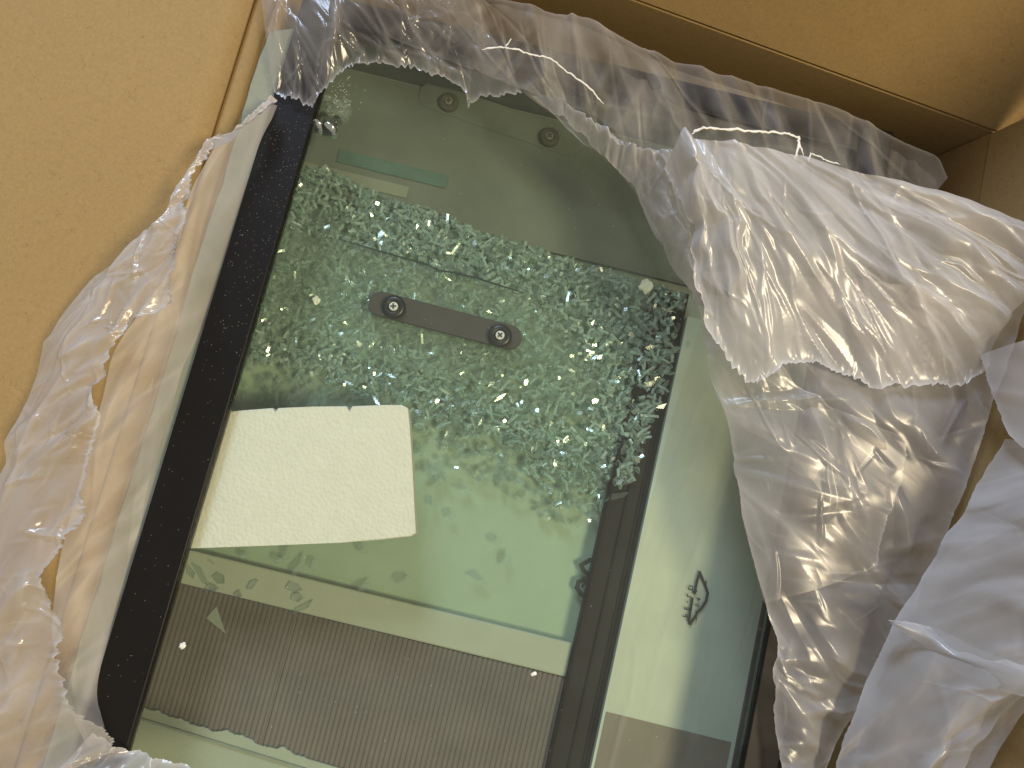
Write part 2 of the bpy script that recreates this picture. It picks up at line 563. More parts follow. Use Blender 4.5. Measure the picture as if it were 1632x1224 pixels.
# inner rail: a channel with raised lips
RX0, RX1 = 0.0810, 0.1062
box('inner_rail', RX0, RX1, YBOT + .01, 0.168, -0.0715, -0.060, M_rail, case, 0.001)
for x, w, h in ((RX0 + .0008, .0012, .004), (RX0 + .0125, .0012, .0022), (RX1 - .0040, .0010, .0018), (RX1 - .0016, .0012, .003)):
    box('rail_lip', x, x + w, YBOT + .011, 0.167, -0.0602, -0.060 + h, M_rail, case, 0.0003, 1)
# stepped ledge across the tray, backing board at the far end, stacked strips
box('ledge', -0.1835, RX0 - .0008, -0.1052, -0.0828, -0.0715, -0.0628, M_ledge, case, 0.0012)
box('backing_board', BL0 + .007, BR1 - .007, 0.176, YT1 - .012, -0.0715, -0.0664, M_board, case)
box('glass_pane', -0.1835, RX0 - .001, -0.0822, 0.1755, -0.0700, -0.0660, M_lower, case)
box('pale_strip', -0.1830, -0.105, 0.1890, 0.1975, -0.0663, -0.0655, M_strip2, case)
box('teal_strip', -0.1600, -0.080, 0.2030, 0.2125, -0.0663, -0.0650, M_teal, case)

# ------------------------------------------------------------------ ribbed packing sheet
vs, fs = [], []
x = -0.1832
pitch = 0.0034
YR0, YR1 = YBOT + 0.02, -0.1056
i = 0
while x + pitch < RX0 - .001:
    base = len(vs)
    for y in (YR0, YR1):
        for k in range(7):
            an = math.pi * k / 6
            vs.append((x + pitch / 2 - pitch * .5 * math.cos(an), y, -0.0650 + 0.0010 * math.sin(an)))
    for k in range(6):
        fs.append((base + k, base + k + 1, base + 8 + k, base + 7 + k))
    fs.append(tuple(base + 7 + k for k in range(7)))
    x += pitch
rs = empty('ribbed_sheet', (-0.05, -0.2, -0.0715), 'grey brown ribbed packing sheet lying beside the pale ledge', 'packing sheet')
o = link('ribs', mesh_from(vs, fs, True), M_ribs, rs)
o['kind'] = 'stuff'
box('backing', -0.1832, RX0 - .001, YR0, YR1 - .0002, -0.0713, -0.0652, M_ribs, rs)
box('rib_seam', -0.1023, -0.1015, YR0, YR1 - .004, -0.0652, -0.0634, M_ribs, rs)
box('added_pad', RX1 + .001, BR1 - .007, YR0, 0.15, -0.0715, -0.053, M_floor, case)  # pad added to lift this part of the tray out of the frame's shadow
o = box('dark_sheet', RX1 + .003, BR1 - .010, YR0, -0.118, -0.0528, -0.0524, M_ribs)
tag(o, 'plain grey brown sheet between black inner rail and frame bar', 'packing sheet')

# a pale torn foam sheet lying on the ribs
pts = []
aL = P(225, 1128, -.0615); aR = P(490, 1208, -.0615)
n = 90
for k in range(n + 1):
    t = k / n
    p = aL.lerp(aR, t) + (aR - aL) * 0
    pts.append((p.x + .0, p.y + 0.0022 * float(fbm(t * 9, 1.7, 3)) + 0.0012 * abs(float(noise(t * 34, 2.2, 4)))))
pR = P(900, 1330, -.0615)
pts += [(pR.x, pR.y), (pR.x, pR.y - .06), (aL.x - .01, pR.y - .06), (aL.x - .01, aL.y)]
o = link('torn_foam_sheet', bm_mesh(slab(pts, -0.0632, -0.0615)), M_ledge)
tag(o, 'pale torn foam sheet with ragged edge lying on grey ribbed sheet', 'foam sheet')
p0, p1 = P(215, 1142, -.0612), P(560, 1248, -.0612)
d = (p1 - p0); nrm = Vector((-d.y, d.x, 0)).normalized() * .0007
o2 = link('score_line', mesh_from([p0 - nrm, p1 - nrm, p1 + nrm, p0 + nrm] + [q + Vector((0, 0, .0012)) for q in (p0 - nrm, p1 - nrm, p1 + nrm, p0 + nrm)],
     [(0, 1, 2, 3), (4, 5, 6, 7), (0, 1, 5, 4), (1, 2, 6, 5), (2, 3, 7, 6), (3, 0, 4, 7)]), M_pad, o)
o2.matrix_parent_inverse = Matrix.Identity(4)

# ------------------------------------------------------------------ foam pieces
side = []
n = 60
for k in range(n + 1):
    t = k / n
    side.append((BL0 - 0.0005, YBOT + 0.01 + t * (0.262 - YBOT - 0.01)))
for k in range(n + 1):
    t = 1 - k / n
    side.append((XL + 0.0022 + 0.0012 * float(fbm(t * 7, .3, 9)), YBOT + 0.01 + t * (0.255 - YBOT - 0.01)))
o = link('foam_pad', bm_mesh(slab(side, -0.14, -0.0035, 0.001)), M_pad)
tag(o, 'long pale foam pad wedged between black frame and cardboard wall', 'foam pad')

out = [(300, 657), (368, 655), (434, 650), (438, 656), (443, 650), (500, 648), (552, 647), (556, 655), (561, 647), (610, 645), (640, 645), (650, 650), (653, 680), (657, 740), (660, 800), (663, 850),
       (655, 855), (600, 861), (540, 865), (440, 869), (305, 874), (240, 876)]
pts = [P2(a, b, -.0085) for a, b in out][::-1]
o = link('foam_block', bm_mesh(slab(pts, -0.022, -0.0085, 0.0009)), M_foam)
tag(o, 'thick white bead foam rectangle tucked under the black frame bar', 'foam block')

# ------------------------------------------------------------------ screw strips
def rounded_strip(p0, p1, w, z0, z1):
    d = (Vector(p1) - Vector(p0)); L = d.length; d.normalize(); nrm = Vector((-d.y, d.x))
    pts = []
    for k in range(13):
        an = -math.pi / 2 + math.pi * k / 12
        c = Vector(p1) + d * (math.cos(an) * w) + nrm * (math.sin(an) * w)
        pts.append((c.x, c.y))
    for k in range(13):
        an = math.pi / 2 + math.pi * k / 12
        c = Vector(p0) + d * (math.cos(an) * w) + nrm * (math.sin(an) * w)
        pts.append((c.x, c.y))
    return slab(pts, z0, z1, 0.0004, 1)


def cross_slot(c, z, r, ang):
    bm = bmesh.new()
    for a in (0, math.pi / 2):
        M = Matrix.Translation((c[0], c[1], z)) @ Matrix.Rotation(ang + a, 4, 'Z') @ Matrix.Diagonal((r * 2, r * .55, 0.0004 + a * .0001, 1))
        bmesh.ops.create_cube(bm, size=1.0, matrix=M)
    return bm_mesh(bm)


def screw_strip(label, ends, screws, w, zt, plate_mat, washer_r, screw_r, wm, sm, thick=.003):
    z0 = zt - thick
    p0, p1 = P2(*ends[0], zt), P2(*ends[1], zt)
    root = empty('screw_strip', ((p0[0] + p1[0]) / 2, (p0[1] + p1[1]) / 2, z0), label, 'mounting strip')
    link('plate', bm_mesh(rounded_strip(p0, p1, w, z0, zt)), plate_mat, root)
    for q, ang in zip(screws, (0.25, 0.9)):
        c = P2(*q, zt + .005)
        R = washer_r
        link('washer', revolve([(R * .97, -.0004), (R, 0.0005), (R, 0.003), (R * .93, 0.0042), (R * .6, 0.0047), (R * .48, 0.0042), (R * .44, 0.003), (0, 0.003)], 36, None, (c[0], c[1], zt)), wm, root)
        s = screw_r
        sc = link('screw', revolve([(s, 0.0027), (s, 0.0046), (s * .9, 0.0052), (0, 0.0053)], 24, None, (c[0], c[1], zt)), sm, root)
        sc.data.polygons.foreach_set('use_smooth', [False] * len(sc.data.polygons))
        sl = link('cross_slot', cross_slot(c, zt + .0056, s * .62, ang), M_slot, root)
        sl.parent = sc; sl.matrix_parent_inverse = Matrix.Identity(4)
    return root


zs = -0.049
screw_strip('dark grey rounded strip with two screwed rubber washers on broken glass', ((607, 484), (812, 537)), ((627, 488), (797, 534)), 0.0085, zs, M_strip, 0.0080, 0.0031, M_rubber, M_steel)
screw_strip('olive strip with two round washers screwed to the backing board', ((690, 152), (905, 226)), ((715, 160), (876, 216)), 0.0105, -0.0655, M_board, 0.0070, 0.0030, principled('olive_washer', (0.085, 0.08, 0.055), rough=0.7, spec=0.1), principled('dull_screw', (0.22, 0.21, 0.16), rough=0.5), .0008)

# large unbroken remnant of the shattered sheet that still holds the strip
out = [(425, 352), (556, 387), (640, 411), (697, 432), (760, 444), (835, 468), (880, 494), (925, 545), (962, 610), (930, 640), (860, 640), (790, 612), (700, 600), (560, 560), (470, 520), (405, 500)]
pts = [P2(a, b, -.051) for a, b in out][::-1]
o = link('glass_remnant', bm_mesh(slab(pts, -0.0550, -0.0522, 0.0003, 1)), glass_mat('remnant_glass', (0.965, 0.987, 0.960), rough=0.05, dirt=0.07))
tag(o, 'unbroken curved remnant of green glass sheet under the screwed dark strip', 'glass piece')

crk = [P(a, b, -.0485) for a, b in ((540, 381), (590, 396), (640, 410), (680, 421), (698, 431), (722, 434), (760, 443), (800, 456), (836, 467))]
vs, fs = [], []
for i, p in enumerate(crk):
    d = (crk[min(i + 1, len(crk) - 1)] - crk[max(i - 1, 0)]).normalized(); e1 = Vector((-d.y, d.x, 0))
    w = .0006 * (0.35 if i in (0, len(crk) - 1) else 1)
    for k in range(5):
        an = 2 * math.pi * k / 5
        vs.append(p + e1 * (w * math.cos(an)) + Vector((0, 0, w * math.sin(an))))
for i in range(len(crk) - 1):
    for k in range(5):
        a = i * 5 + k; b = i * 5 + (k + 1) % 5
        fs.append((a, b, b + 5, a + 5))
rem = o
link('crack_edge', mesh_from(vs, fs, True), principled('dark_crack', (0.02, 0.03, 0.02), rough=0.6), rem)

# clear hinge block with two chrome pins
c0 = P(532, 176, -.013)
cb = empty('clear_hinge', tuple(c0), 'clear acrylic hinge block with two chrome pins beside the black bar', 'hinge')
bm = bmesh.new()
bmesh.ops.create_cube(bm, size=1.0, matrix=Matrix.Translation(c0 + Vector((.001, .002, -.003))) @ Matrix.Rotation(-.08, 4, 'Z') @ Matrix.Diagonal((.0175, .013, .010, 1)))
bmesh.ops.bevel(bm, geom=bm.edges[:], offset=.0018, segments=2, affect='EDGES')
link('block', bm_mesh(bm), M_clear, cb)
bm = bmesh.new()
for k in range(9):
    M = Matrix.Translation(c0 + Vector((random.uniform(-.006, .008), random.uniform(-.002, .007), .003 + random.uniform(-.001, .002)))) @ Matrix.Rotation(random.random() * 6, 4, (random.random(), random.random(), .5)) @ Matrix.Diagonal((.005, .004, .002, 1))
    bmesh.ops.create_cube(bm, size=1.0, matrix=M)
link('chipped_face', bm_mesh(bm), M_clear, cb)
for (q, sx) in (((533, 197), 1), ((512, 191), 1)):
    pp = P(*q, -.012)
    ax = Vector((-.10, -.85, .52))
    link('pin', revolve([(.0, -.004), (.0037, -.004), (.0033, .002), (.0034, .0055), (.0048, .0072), (.0064, .0084), (.0066, .0096), (.0056, .0107), (.0024, .0113), (0, .0114)], 28, ax, pp), M_chrome, cb)

# ------------------------------------------------------------------ broken glass
def inside(poly, x, y):
    c = False
    j = len(poly) - 1
    for i in range(len(poly)):
        if (poly[i][1] > y) != (poly[j][1] > y) and x < (poly[j][0] - poly[i][0]) * (y - poly[i][1]) / (poly[j][1] - poly[i][1]) + poly[i][0]:
            c = not c
        j = i
    return c


def shard_variant(k):
    r = random.Random(100 + k)
    ns = r.choice((4, 4, 5, 5, 6))
    el = r.choice((1.0, 1.3, 1.8, 2.4))
    th = 0.0009
    vs = []
    for z in (-th, th):
        rr = random.Random(500 + k)
        for i in range(ns):
            an = 2 * math.pi * (i + rr.uniform(-.28, .28)) / ns
            rad = rr.uniform(.75, 1.15) * 0.0026
            vs.append((rad * math.cos(an) * el * (1 if z < 0 else .93), rad * math.sin(an) / math.sqrt(el), z))
    fs = [tuple(range(ns))[::-1], tuple(range(ns, 2 * ns))]
    for i in range(ns):
        j = (i + 1) % ns
        fs.append((i, j, ns + j, ns + i))
    return vs, fs


VAR = [shard_variant(k) for k in range(14)]
VMESH = []
for v, f in VAR:
    me = mesh_from(v, f, name='glass_shard'); me.materials.append(M_shard); me.materials.append(M_shard_edge)
    me.polygons.foreach_set('material_index', [0, 0] + [1] * (len(f) - 2)); VMESH.append(me)

dense_px = [(455, 262), (520, 268), (560, 292), (640, 322), (700, 338), (760, 368), (840, 392), (900, 412), (1000, 440), (1095, 470), (1082, 520), (1062, 580), (1042, 640), (1010, 700), (985, 745),
            (940, 752), (890, 728), (845, 695), (790, 662), (720, 645), (655, 618), (560, 582), (470, 562), (398, 548), (420, 420)]
sparse_px = [(398, 540), (560, 570), (660, 605), (800, 650), (900, 700), (985, 740), (965, 790), (940, 838), (880, 832), (840, 800), (770, 770), (700, 775), (660, 740), (600, 700), (420, 640), (380, 640)]
lone_px = [(385, 885), (300, 900), (440, 893), (470, 905), (400, 935), (375, 950), (350, 925), (470, 955), (480, 970), (468, 935), (330, 905), (345, 890), (320, 920), (335, 935), (305, 915), (455, 880), (500, 900), (360, 905),
           (640, 925), (768, 925), (576, 938), (576, 870), (720, 820), (795, 865), (812, 890), (745, 780), (690, 800), (830, 795)]
items = []


def add_shard(px, py, zc, tilt, sc, flat=False):
    p = P(px, py, zc)
    M = Matrix.Translation(p) @ Matrix.Rotation(random.uniform(0, 6.28), 4, 'Z') @ Matrix.Rotation(tilt, 4, 'X') @ Matrix.Rotation(random.gauss(0, tilt * .5 + .02), 4, 'Y') @ Matrix.Diagonal((sc, sc, random.uniform(.8, 1.1), 1))
    items.append((M, random.randrange(14), p.z, px, py, sc))


def scatter(poly, count, zlo, zhi, tiltf, smin, smax):
    xs = [p[0] for p in poly]; ys = [p[1] for p in poly]
    k = 0
    while k < count:
        px, py = random.uniform(min(xs), max(xs)), random.uniform(min(ys), max(ys))
        if not inside(poly, px, py): continue
        k += 1
        z = random.uniform(zlo, zhi)
        add_shard(px, py, z, tiltf(), random.uniform(smin, smax))


tall = lambda: random.choice((random.gauss(0, .35), random.gauss(0, .8), random.uniform(.9, 1.6)))
low = lambda: random.gauss(0, .08)
scatter(dense_px, 3300, -0.0642, -0.062, tall, .5, .95)
scatter(dense_px, 2600, -0.062, -0.058, tall, .5, .95)
up_px = [(455, 262), (520, 268), (640, 322), (760, 368), (900, 412), (1095, 470), (1062, 580), (1010, 700), (930, 650), (962, 610), (925, 545), (880, 494), (835, 468), (697, 432), (556, 387), (425, 352)]
scatter(up_px, 1500, -0.058, -0.053, tall, .55, 1.0)
for k in range(900):
    t = random.random(); w = abs(random.gauss(0, 1))
    xs_ = [398, 560, 655, 720, 790, 845, 890, 940]; ys_ = [548, 582, 618, 645, 662, 695, 728, 752]
    px = 398 + t * 560
    py = float(np.interp(px, xs_, ys_)) + w * (18 + 26 * t) - 6
    if py < 840 and px < 985 - (py - 745) * .25:
        add_shard(px, py, random.uniform(-.0642, -.0615), tall() * .8, random.uniform(.5, 1.0))
scatter(sparse_px, 380, -0.0640, -0.0632, low, .6, 1.3)
for q in lone_px:
    onledge = q[1] > 905 and q[0] < 510
    add_shard(q[0] + random.uniform(-4, 4), q[1] + random.uniform(-4, 4), -0.0615 if onledge else -0.0638, random.gauss(0, .1), random.uniform(1.1, 1.7))
# fragments spilled over the rail
for k in range(120):
    t = random.random() ** .8
    px = 1075 + (992 - 1075) * t + random.gauss(0, 9); py = 545 + (760 - 545) * t + random.gauss(0, 8)
    add_shard(px, py, random.uniform(-.0575, -.051), tall(), random.uniform(.7, 1.2))
for q in ((1010, 728), (1003, 745), (992, 765), (985, 790), (1000, 708), (1015, 700)):
    add_shard(q[0], q[1], -.0575, random.gauss(0, .2), random.uniform(1.3, 1.8))

items.sort(key=lambda t: -(t[2] * 120 + t[5]))
lab = 'small green tempered glass fragment in the broken pile under the pane'
for M, k, z, px, py, sc in items[:300]:
    o = bpy.data.objects.new('glass_shard', VMESH[k])
    COL.objects.link(o)
    o.matrix_world = M
    tag(o, lab, 'glass shard', 'tempered glass fragments on top of the broken pile')
vs, fs, mi = [], [], []
for M, k, z, px, py, sc in items[300:]:
    b0 = len(vs)
    v, f = VAR[k]
    vs += [tuple(M @ Vector(q)) for q in v]
    mi += [0, 0] + [1] * (len(f) - 2)
    fs += [tuple(b0 + i for i in q) for q in f]
o = link('glass_rubble', mesh_from(vs, fs), M_shard)
o.data.materials.append(M_shard_edge)
o.data.polygons.foreach_set('material_index', mi)
tag(o, 'thick bed of shattered green tempered glass across the tray', 'broken glass', kind='stuff')

# pale crumbs and chips
def crumb(name, px, py, z, r, label, mat, cat, sx=1.0, group=None):
    bm = bmesh.new()
    bmesh.ops.create_icosphere(bm, subdivisions=2, radius=1.0)
    s = random.random() * 50
    for v in bm.verts:
        k = 1 + .5 * float(noise(v.co.x * 1.6 + s, v.co.y * 1.6 + v.co.z * 2.1, 7))
        v.co = Vector((v.co.x * r * sx * k, v.co.y * r * k, v.co.z * r * .5 * k))
    o = link(name, bm_mesh(bm), mat)
    p = P(px, py, z); o.location = p; o.rotation_euler = (0, 0, random.random() * 3)
    return tag(o, label, cat, group)


crumb('foam_crumb', 1030, 456, -.050, .0042, 'pale yellow foam crumb on glass rubble near the bag edge', M_crumb, 'foam crumb', 1.3)
crumb('foam_crumb', 504, 478, -.0505, .0030, 'small pale foam crumb on the glass remnant near the black bar', M_crumb, 'foam crumb', .8)
crumb('bright_chip', 291, 1029, .0003, .0019, 'small bright glass chip lying on the pane above the ribs', M_dust, 'glass chip')
crumb('bright_chip', 851, 1074, .0003, .0011, 'tiny bright glass chip on the pane by the ledge corner', M_dust, 'glass chip', 1.6)
tri = [P2(345, 966, -.0635), P2(360, 1010, -.0635), P2(329, 985, -.0635)]
o = link('film_scrap', bm_mesh(slab(tri, -.0638, -.0633)), M_pad)
tag(o, 'pale triangular plastic scrap lying on the ribbed sheet', 'plastic scrap')

# glittering dust on the pane and the black bar
vs, fs = [], []


def speck(x, y, z, r):
    b0 = len(vs)
    a0 = random.random() * 6
    for k in range(3):
        vs.append((x + r * math.cos(a0 + 2.1 * k), y + r * math.sin(a0 + 2.1 * k) * random.uniform(.5, 1), z))
    vs.append((x, y, z + r * .9))
    fs.extend([(b0, b0 + 1, b0 + 3), (b0 + 1, b0 + 2, b0 + 3), (b0 + 2, b0, b0 + 3), (b0, b0 + 2, b0 + 1)])


for k in range(330):
    y = random.gauss(0.13, 0.055) if random.random() < .8 else random.uniform(-.18, .2)
    speck(random.uniform(BL0 + .003, BL1 - .001), min(y, .26), .0031, random.choice((.00018, .0002, .00028)))
for k in range(420):
    px, py = random.uniform(420, 1250), random.uniform(130, 1224)
    p = P(px, py, -.001)
    if BL1 + .001 < p.x < BR0 - .001: speck(p.x, p.y, -.00095, random.choice((.00018, .00022, .0003, .0004)))
for k in range(60):
    p = P(random.gauss(545, 14), random.gauss(150, 22), -.001); speck(p.x, p.y, -.00095, random.uniform(.0003, .0007))
o = link('glass_dust', mesh_from(vs, fs), M_dust)
tag(o, 'fine glittering glass dust on the pane and black bar', 'glass dust', kind='stuff')


# ------------------------------------------------------------------ polythene film
def film(name, pairs, mat, parent, nu=60, nv=160, mids=((.5, .008),), torn=(), rag=.03, haze=.3, edge=.45, wr=(), hz_noise=.12, seed=1, curl=0.0, hz_fn=None, lift=.014):
    """sheet lofted between pairs of edge points (px, py, z); wr = wrinkle layers:
       (amp, freq_across, freq_along, angle_deg or ('focus', px, py), kind)"""
    def lay(p):
        # film that reaches past the box edge lies on the standing flap
        x0 = P(p[0], p[1], 0).x
        zf = (x0 - XR) / (FLAP_A + x0 / CAM_H) + lift if x0 > XR - .004 else -1
        return P(p[0], p[1], max(p[2], zf))
    A = np.array([lay(p[0]) for p in pairs]); B = np.array([lay(p[1]) for p in pairs])
    mid = (A + B) / 2
    L = np.concatenate([[0], np.cumsum(np.linalg.norm(np.diff(mid, axis=0), axis=1) + .35 * np.linalg.norm(np.diff(A, axis=0), axis=1) + .35 * np.linalg.norm(np.diff(B, axis=0), axis=1))])
    tv = np.linspace(0, L[-1], nv)

    def res(C):
        lin = np.stack([np.interp(tv, L, C[:, k]) for k in range(3)], 1)
        s = lin.copy()
        w = max(1, nv // (len(pairs) * 5))
        for _ in range(2):
            pad = np.pad(s, ((w, w), (0, 0)), mode='edge')
            s = np.mean([pad[i:i + nv] for i in range(2 * w + 1)], axis=0)
        s[0], s[-1] = lin[0], lin[-1]
        return s
    a, b = res(A), res(B)
    u = np.linspace(0, 1, nu)
    width = np.linalg.norm(b - a, axis=1)
    U = np.repeat(u[None, :], nv, 0)
    lo = np.zeros(nv); hi = np.ones(nv)
    q = tv / max(L[-1], 1e-6) * L[-1]
    ragn = lambda s: (fbm(q * 45, 0 * q + .5, s, 3) * .6 + np.abs(noise(q * 190, 0 * q + 2.5, s + 3)) * 1.1 - .25 + .7 * np.clip(noise(q * 60, 0 * q + 7.5, s + 8) + .15, 0, 1) * noise(q * 480, 0 * q, s + 5))
    if 'a' in torn: lo = lo + rag * ragn(seed + 40) * .012 / np.maximum(width, .008) * 3
    if 'b' in torn: hi = hi + rag * ragn(seed + 50) * .012 / np.maximum(width, .008) * 3
    U = lo[:, None] + U * (hi - lo)[:, None]
    pts = a[:, None, :] * (1 - U[..., None]) + b[:, None, :] * U[..., None]
    for (c, h) in mids:
        bumpf = np.clip(1 - np.abs(U - c) / max(c, 1 - c), 0, 1)
        pts[..., 2] += h * np.sin(bumpf * math.pi / 2) ** 1.5
    X, Y = pts[..., 0], pts[..., 1]
    fade = np.ones_like(U)
    ex = np.zeros_like(U)
    dz = np.zeros_like(U)
    for (amp, fa, fl, ang, kind) in wr:
        if isinstance(ang, tuple):
            f = P(ang[1], ang[2], .03)
            dx, dy = X - f.x, Y - f.y
            r = np.sqrt(dx * dx + dy * dy) + 1e-6
            across = np.arctan2(dy, dx) * .12; along = r
        else:
            t = math.radians(ang)
            along = X * math.cos(t) + Y * math.sin(t); across = -X * math.sin(t) + Y * math.cos(t)
        wx = noise(along * 14, across * 14, seed + 71) * .012
        if kind != 'crease': s1, s2 = (across + wx) * fa, along * fl
        if kind == 'crease':
            # straight fold lines: fa = how many, fl = (half width, length, angular spread in degrees)
            rs_ = np.random.default_rng(seed * 13 + int(amp * 1e6))
            hw, ln, spr = fl
            fv, fu = rs_.integers(0, nv, fa), rs_.integers(0, nu, fa)
            for i_ in range(fa):
                cx, cy_ = X[fv[i_], fu[i_]], Y[fv[i_], fu[i_]]
                if isinstance(ang, tuple):
                    t0 = math.atan2(cy_ - f.y, cx - f.x)
                else:
                    t0 = math.radians(ang)
                t0 += math.radians(rs_.normal(0, spr))
                ux, uy = math.cos(t0), math.sin(t0)
                al_ = (X - cx) * ux + (Y - cy_) * uy
                l_ = ln * rs_.uniform(.35, 1.3)
                ac_ = -(X - cx) * uy + (Y - cy_) * ux + rs_.normal(0, .12) * al_ ** 2 / l_
                w_ = hw * rs_.uniform(.5, 1.6) * (1 + .5 * al_ / l_)
                tent = np.clip(1 - np.abs(ac_) / np.maximum(w_, 5e-4), 0, 1)
                env = np.clip(1 - (al_ / l_) ** 2, 0, 1)
                h_ = tent * env * rs_.uniform(.3, 1.0) * rs_.choice((1, 1, 1, -.7))
                dz += amp * h_
                ex += .12 * np.clip(tent * 1.6 - .6, 0, 1) * env
        elif kind == 'ridge':
            nn = 1 - np.abs(noise(s1, s2, seed)) * 2.2
            dz += amp * (np.clip(nn, 0, 1) ** 2)
            ex += .10 * np.clip(nn, 0, 1) ** 6
        elif kind == 'crumple':
            k1 = np.abs(noise(s1, s2, seed)); k2 = np.abs(noise(s1 * 2.1 + 5, s2 * 2.1, seed + 9)); k3 = np.abs(noise(s1 * 4.4, s2 * 4.4 + 3, seed + 19))
            dz += amp * (k1 * 1.6 + k2 * .9 + k3 * .45 - .6)
        else:
            dz += amp * fbm(s1, s2, seed + 3, 3)
    dist = np.ones_like(U)
    if 'a' in torn: dist = np.minimum(dist, (U - lo[:, None]) * width[:, None])
    if 'b' in torn: dist = np.minimum(dist, (hi[:, None] - U) * width[:, None])
    dz += curl * np.exp(-dist / .004)
    pts[..., 2] += dz
    over = pts[..., 0] < XL + .002                      # film never sinks through the folded flap
    pts[..., 2] = np.where(over, np.maximum(pts[..., 2], .0055 + np.clip(XL - pts[..., 0], 0, 1) * .05 + dz * .15), pts[..., 2])
    # wandering sideways shift keeps the sheet from reading as a height field
    pts[..., 0] += .35 * dz * noise(X * 60, Y * 60, seed + 80) * 1.5
    pts[..., 1] += .35 * dz * noise(X * 60 + 9, Y * 60, seed + 81) * 1.5
    hz = haze + hz_noise * fbm(X * 22, Y * 22, seed + 60, 4) + ex * .8 + edge * np.exp(-np.clip(dist, 0, 1) / .0016)
    if hz_fn is not None: hz = hz + hz_fn(X, Y, U, q[:, None] / q[-1])
    hz = np.clip(hz, .03, .97)
    V = pts.reshape(-1, 3)
    idx = np.arange(nu * nv).reshape(nv, nu)
    F = np.stack([idx[:-1, :-1], idx[:-1, 1:], idx[1:, 1:], idx[1:, :-1]], -1).reshape(-1, 4)
    me = bpy.data.meshes.new(name)
    me.vertices.add(len(V)); me.vertices.foreach_set('co', V.astype(np.float32).ravel())
    me.loops.add(F.size); me.loops.foreach_set('vertex_index', F.astype(np.int32).ravel())
    me.polygons.add(len(F))
    me.polygons.foreach_set('loop_start', np.arange(0, F.size, 4, dtype=np.int32))
    me.polygons.foreach_set('loop_total', np.full(len(F), 4, dtype=np.int32))
    me.update(calc_edges=True)
    me.polygons.foreach_set('use_smooth', [True] * len(me.polygons))
    at = me.attributes.new('haze', 'FLOAT', 'POINT'); at.data.foreach_set('value', hz.astype(np.float32).ravel())
    # film-space coordinates: metres across and along the main wrinkle direction
    ang = wr[0][3] if wr else 0
    if isinstance(ang, tuple):
        f = P(ang[1], ang[2], .03); dx, dy = X - f.x, Y - f.y
        s1, s2 = np.arctan2(dy, dx) * .15, np.sqrt(dx * dx + dy * dy)
    else:
        t = math.radians(ang); s1, s2 = -X * math.sin(t) + Y * math.cos(t), X * math.cos(t) + Y * math.sin(t)
    st = np.stack([s1, s2, np.full_like(s1, seed * .37)], -1)
    at = me.attributes.new('st', 'FLOAT_VECTOR', 'POINT'); at.data.foreach_set('vector', st.astype(np.float32).ravel())
    me.materials.append(mat)
    return link(name, me, None, parent)


bag = empty('plastic_bag', (0.0, 0.0, 0.0), 'torn milky polythene bag draped round the glass case and over box flaps', 'plastic bag')

# inner layer hanging between the case and the left flap
film('film', [((424, 172, .010), (442, 168, .0045)), ((350, 225, .022), (422, 215, .002)), ((305, 300, .024), (398, 300, -.002)), ((275, 430, .016), (356, 440, -.004)), ((180, 560, .016), (316, 560, -.006)),
              ((150, 690, .016), (276, 700, -.008)), ((120, 800, .016), (243, 800, -.006)), ((95, 900, .014), (216, 905, -.006)), ((80, 1000, .014), (190, 985, -.003)),
              ((100, 1100, .012), (154, 1105, .002)), ((140, 1190, .010), (170, 1180, .004))], M_smooth, bag, nu=90, nv=340, mids=((.45, .004),),
     haze=.36, edge=.1, wr=((.0010, 26, (.005, .06, 14), 76, 'crease'), (.002, 20, 8, 60, 'fbm')), seed=3)
# outer lip of the bag folded out over the left flap
film('film', [((430, 160, .012), (442, 160, .014)), ((396, 197, .022), (418, 182, .024)), ((348, 232, .03), (374, 216, .03)), ((310, 262, .035), (334, 250, .038)), ((288, 318, .03), (310, 292, .044)),
              ((255, 356, .028), (297, 335, .048)), ((208, 398, .026), (302, 378, .05)), ((140, 452, .026), (286, 425, .052)), ((95, 505, .026), (282, 488, .052)), ((64, 568, .026), (192, 530, .05)),
              ((62, 598, .026), (180, 562, .05)), ((46, 636, .026), (157, 620, .05)), ((28, 668, .03), (152, 685, .05)), ((4, 704, .036), (146, 715, .05)), ((10, 740, .03), (138, 752, .05)),
              ((-30, 800, .028), (134, 825, .05)), ((-60, 880, .028), (102, 872, .05)), ((-70, 940, .028), (76, 930, .05)), ((-70, 1000, .028), (106, 1010, .048)), ((-70, 1060, .028), (90, 1052, .045)),
              ((-70, 1130, .028), (112, 1125, .04)), ((-60, 1200, .028), (178, 1175, .024)), ((-40, 1290, .028), (184, 1196, .016))], M_film, bag, nu=120, nv=460, mids=((.5, .006),),
     torn=('b',), rag=.11, haze=.33, edge=.75, wr=((.0034, 95, (.0045, .030, 24), 62, 'crease'), (.0045, 16, 9, 62, 'fbm'), (.0014, 130, (.0018, .016, 40), 66, 'crease')), seed=7, curl=.003)
# hem along the bottom
film('film', [((150, 1166, .012), (40, 1290, .02)), ((184, 1190, .012), (120, 1290, .02)), ((240, 1203, .010), (200, 1290, .02)), ((330, 1230, .008), (300, 1300, .02)), ((380, 1262, .008), (360, 1300, .02))], M_film, bag,
     nu=60, nv=130, mids=((.5, .006),), torn=('a',), rag=.03, haze=.35, edge=.45, wr=((.0025, 40, (.004, .03, 30), 40, 'crease'),), seed=12)
